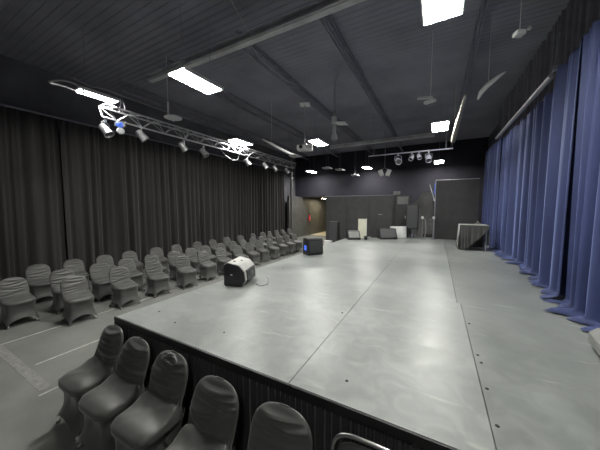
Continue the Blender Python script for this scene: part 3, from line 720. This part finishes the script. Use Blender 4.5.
# large dark flat behind the stage
t = thing('scenery_flat', 'long low black panel wall behind the left back of the stage', 'panel', (-5.15, 12.35, 0))
for i in range(3):
    MB().box(i * 1.14 + .004, (i + 1) * 1.14 - .004, 0, .08, 0, 2.74, bev=.006).build('flat_panel', M['panel'], t)
MB().box(0, 3.42, -.01, .09, 2.74, 2.77).build('top_cap', M['steel_dark'], t)
MB().box(3.42, 3.48, -.02, .6, 0, 2.74).build('return_panel', M['panel'], t)
MB().box(2.7, 2.9, -.03, 0, 1.83, 1.86, bev=.004).build('handle', M['alu'], t)
tag(MB().box(-1.80, -1.52, 12.42, 12.75, 2.775, 2.93, bev=.01).build('equipment_case', M['greybox']), 'small grey case on top of the right end of the black panel wall', 'case')
MBt = MB().box(-1.62, -1.05, 11.9, 12.3, 0, 2.72, bev=.01).build('tall_cabinet', M['black'])
tag(MBt, 'tall dark cabinet just right of the long black panel wall', 'cabinet')
MB().box(-1.55, -1.1, 11.885, 11.9, 2.32, 2.66).build('door_panel', M['drape']).parent = MBt
MB().box(-1.22, -1.19, 11.87, 11.9, 1.7, 1.82).build('handle', M['alu']).parent = MBt
# speaker on a pole
t = thing('pole_speaker', 'dark grey column loudspeaker raised on a stand at the stage back', 'speaker', (-.84, 11.1, SH))
MB().box(-.22, .2, -.18, .18, .42, 1.40, bev=.012).build('cabinet', M['spkblack'], t)
MB().box(-.20, .18, -.195, -.18, .46, 1.36, bev=.004).build('grille', M['grille'], t)
MB().tube([(0, 0, .03), (0, 0, .43)], .02).build('pole', M['steel_dark'], t)
for k in range(3):
    a = k * 2 * PI / 3 + .4; MB().tube([(0, 0, .26), (.24 * math.cos(a), .24 * math.sin(a), .012)], .011, 8).build('leg', M['steel_dark'], t)
# upright metal poles and stand
for (x, y, h, s) in ((-.50, 11.35, 1.72, 'between the raised speaker and the draped shape'), (-.10, 11.42, 1.72, 'at the left edge of the tall black flat')):
    t = thing('metal_stand', 'slim silver upright stand ' + s, 'stand', (x, y, SH + .004))
    MB().tube([(0, 0, .01), (0, 0, h - SH)], .018, 10).build('pole', M['alu'], t)
    MB().lathe([(.13, 0), (.13, .012), (.02, .02)], seg=20).build('base', M['steel_dark'], t)
    MB().box(-.045, .045, -.03, .03, h - SH, h - SH + .1, bev=.01).build('clamp', M['white'], t)
tag(MB().tube([(-.40, 11.42, SH + .03), (-.36, 11.42, 1.3), (-.40, 11.42, 1.68), (-.46, 11.40, 1.74)], .013, 8).build('looped_cable', M['greycable']), 'pale looped cord hanging by the slim silver stand', 'cord')
# draped shape with a peak
b = MB(); rings = []
outl = [(-1.0, 2.34), (-.92, 2.46), (-.78, 2.62), (-.58, 2.86), (-.48, 2.93), (-.38, 2.86), (-.24, 2.95), (-.12, 2.93)]
for (x, z) in outl:
    col = []
    for k in range(12):
        u = k / 11; dy = .08 * math.sin(x * 14 + u) * u - .55 * u ** 1.5
        col.append((x + .02 * math.sin(u * 7 + x * 5), 13.1 + dy, z * (1 - u) + .0 * u + .01))
    rings.append(col)
o = b.rings(rings, close=False).build('draped_cloth', M['drape'], smooth=True)
md = o.modifiers.new('s', 'SOLIDIFY'); md.thickness = .012
tag(o, 'dark grey cloth draped to a peak between the raised speaker and the tall black flat', 'cloth')
tag(MB().box(-.5, -.1, 12.05, 12.25, 0, 1.05, bev=.01).build('equipment_case', M['black']), 'low black case below the draped cloth', 'case')
for i, (x, z, s) in enumerate(((-.2, 1.62, 'upper'), (-.2, 1.46, 'lower'))):
    tag(MB().box(x - .07, x + .05, 11.98, 12.03, z, z + .08, bev=.006).build('wall_mounted_box', M['greybox']), 'tiny pale outlet box, the %s one beside the black flat' % s, 'outlet')
# right tall black flat
t = thing('scenery_flat', 'tall black flat standing at the right back of the stage with a pale top edge', 'panel', (-.06, 11.62, SH + .004))
MB().box(0, 1.44, 0, .06, 0, 2.36, bev=.004).build('flat_panel', M['flat'], t)
MB().box(-.01, .5, -.01, .07, 2.36, 2.385).box(.5, 1.44, -.01, .07, 2.36, 2.375).build('top_batten', M['alu'], t)
MB().box(-.03, 0, -.01, .05, 0, 2.38).build('side_batten', M['steel_dark'], t)
tag(MB().tube([(-.28, 11.5, 3.1), (-.2, 11.55, 2.8), (-.10, 11.60, 2.45)], .016, 8).build('hanging_strap', M['white']), 'pale strap slanting beside the top left corner of the tall black flat', 'strap')
tag(MB().box(-.12, -.095, 11.5, 11.54, 2.7, 3.15, bev=.008, rot=Matrix.Rotation(.06, 3, 'Y')).build('hanging_led_bar', M['bluelens']), 'slim blue light bar by the top left corner of the tall black flat', 'light')

# ------------------------------------------------------------ table with black cloth
t = thing('draped_table', 'small table under a black cloth beside the blue curtain', 'table', (.64, 9.0, SH + .003))
TW, TD, TH = .70, .62, .76
MB().box(0, TW, 0, TD, TH - .03, TH, bev=.008).build('tabletop', mat('pale_grey_cloth_top', (.26, .27, .25), .5, var=.1), t)
for (x, y) in ((.04, .04), (TW - .04, .04), (.04, TD - .04), (TW - .04, TD - .04)): MB().tube([(x, y, 0), (x, y, TH - .03)], .014, 8).build('leg', M['steel_dark'], t)
def clothside(p0, p1, nrm, zb0, zb1, seed, amp=.018):
    p0 = Vector(p0); p1 = Vector(p1); n = 40; nrm = Vector(nrm); rows = []
    for k in range(9):
        u = k / 8; row = []
        for i in range(n + 1):
            q = i / n; p = p0 + (p1 - p0) * q + nrm * (.008 + u * (.03 + amp * math.sin(q * 21 + seed) + amp * .6 * math.sin(q * 43 + seed * 2)))
            zb = zb0 + (zb1 - zb0) * q; row.append((p.x, p.y, (TH - .002) * (1 - u) + zb * u))
        rows.append(row)
    return rows
b = MB(); b.rings(clothside((0, TD), (0, 0), (-1, 0), .02, .02, 1), close=False); b.rings(clothside((0, 0), (.24, 0), (0, -1), .015, .06, 2), close=False)
b.rings(clothside((.24, 0), (TW, 0), (0, -.4), .10, .62, 3), close=False); b.rings(clothside((TW, 0), (TW, TD), (1, 0), .25, .05, 4), close=False); b.rings(clothside((TW, TD), (0, TD), (0, 1), .02, .02, 5), close=False)
o = b.build('cloth', M['tablecloth'], t, smooth=True)
t = thing('small_box', 'small dark object standing on the black clothed table', 'object', (1.12, 9.42, SH + TH))
MB().box(-.07, .07, -.04, .04, 0, .05, bev=.01).lathe([(.03, .05), (.025, .10), (.01, .11)], seg=14).build('body', M['rubber'], t)
# crate at the right picture edge
t = thing('equipment_case', 'grey case with a slanted pale edge at the right picture edge below the blue curtain', 'case', (1.19, 2.70, SH + .003), -.15)
MB().box(0, .5, 0, .62, .012, .20, bev=.055, seg=1).build('case_body', M['greybox'], t)
MB().box(.03, .47, -.006, .0, .075, .15).build('face_panel', M['drape'], t)
for (x, y) in ((.08, .08), (.42, .08), (.08, .54), (.42, .54)): MB().lathe([(.02, 0), (.02, .02)], (x, y, 0), 10).build('foot', M['rubber'], t)
# perforated upright at the right edge behind the near curtain
t = thing('perforated_post', 'pale perforated metal post behind the near blue curtain at the right edge', 'post', (1.72, 3.62, SH))
MB().box(-.025, .025, -.025, .025, 0, 3.3).build('post', M['greybox'], t)
b = MB()
for k in range(52): b.lathe([(.009, 0), (.009, .003)], (-.026, 0, .06 + k * .06), 8, (-1, 0, 0))
b.build('holes', M['white'], t)

# ------------------------------------------------------------ fire extinguisher on the corridor wall
t = thing('fire_extinguisher', 'red fire extinguisher mounted on the lit wall at the back left', 'fire extinguisher', (-8.70, 17.6, 1.12))
MB().lathe([(.05, 0), (.075, .02), (.075, .40), (.05, .47), (.025, .49)], seg=20).build('cylinder', M['red'], t, smooth='auto')
MB().box(-.05, .05, -.02, .02, .49, .54, bev=.008).box(-.02, .1, -.012, .012, .54, .56).build('valve_handle', M['black'], t)
MB().tube([(.03, 0, .51), (.1, -.03, .44), (.1, -.03, .2)], .01, 8).build('hose', M['black'], t)
MB().box(.066, .078, -.04, .04, .2, .32, bev=.002).build('label_plate', M['white'], t)
MB().box(-.098, -.07, -.03, .03, .15, .42).build('wall_bracket', M['steel_dark'], t)
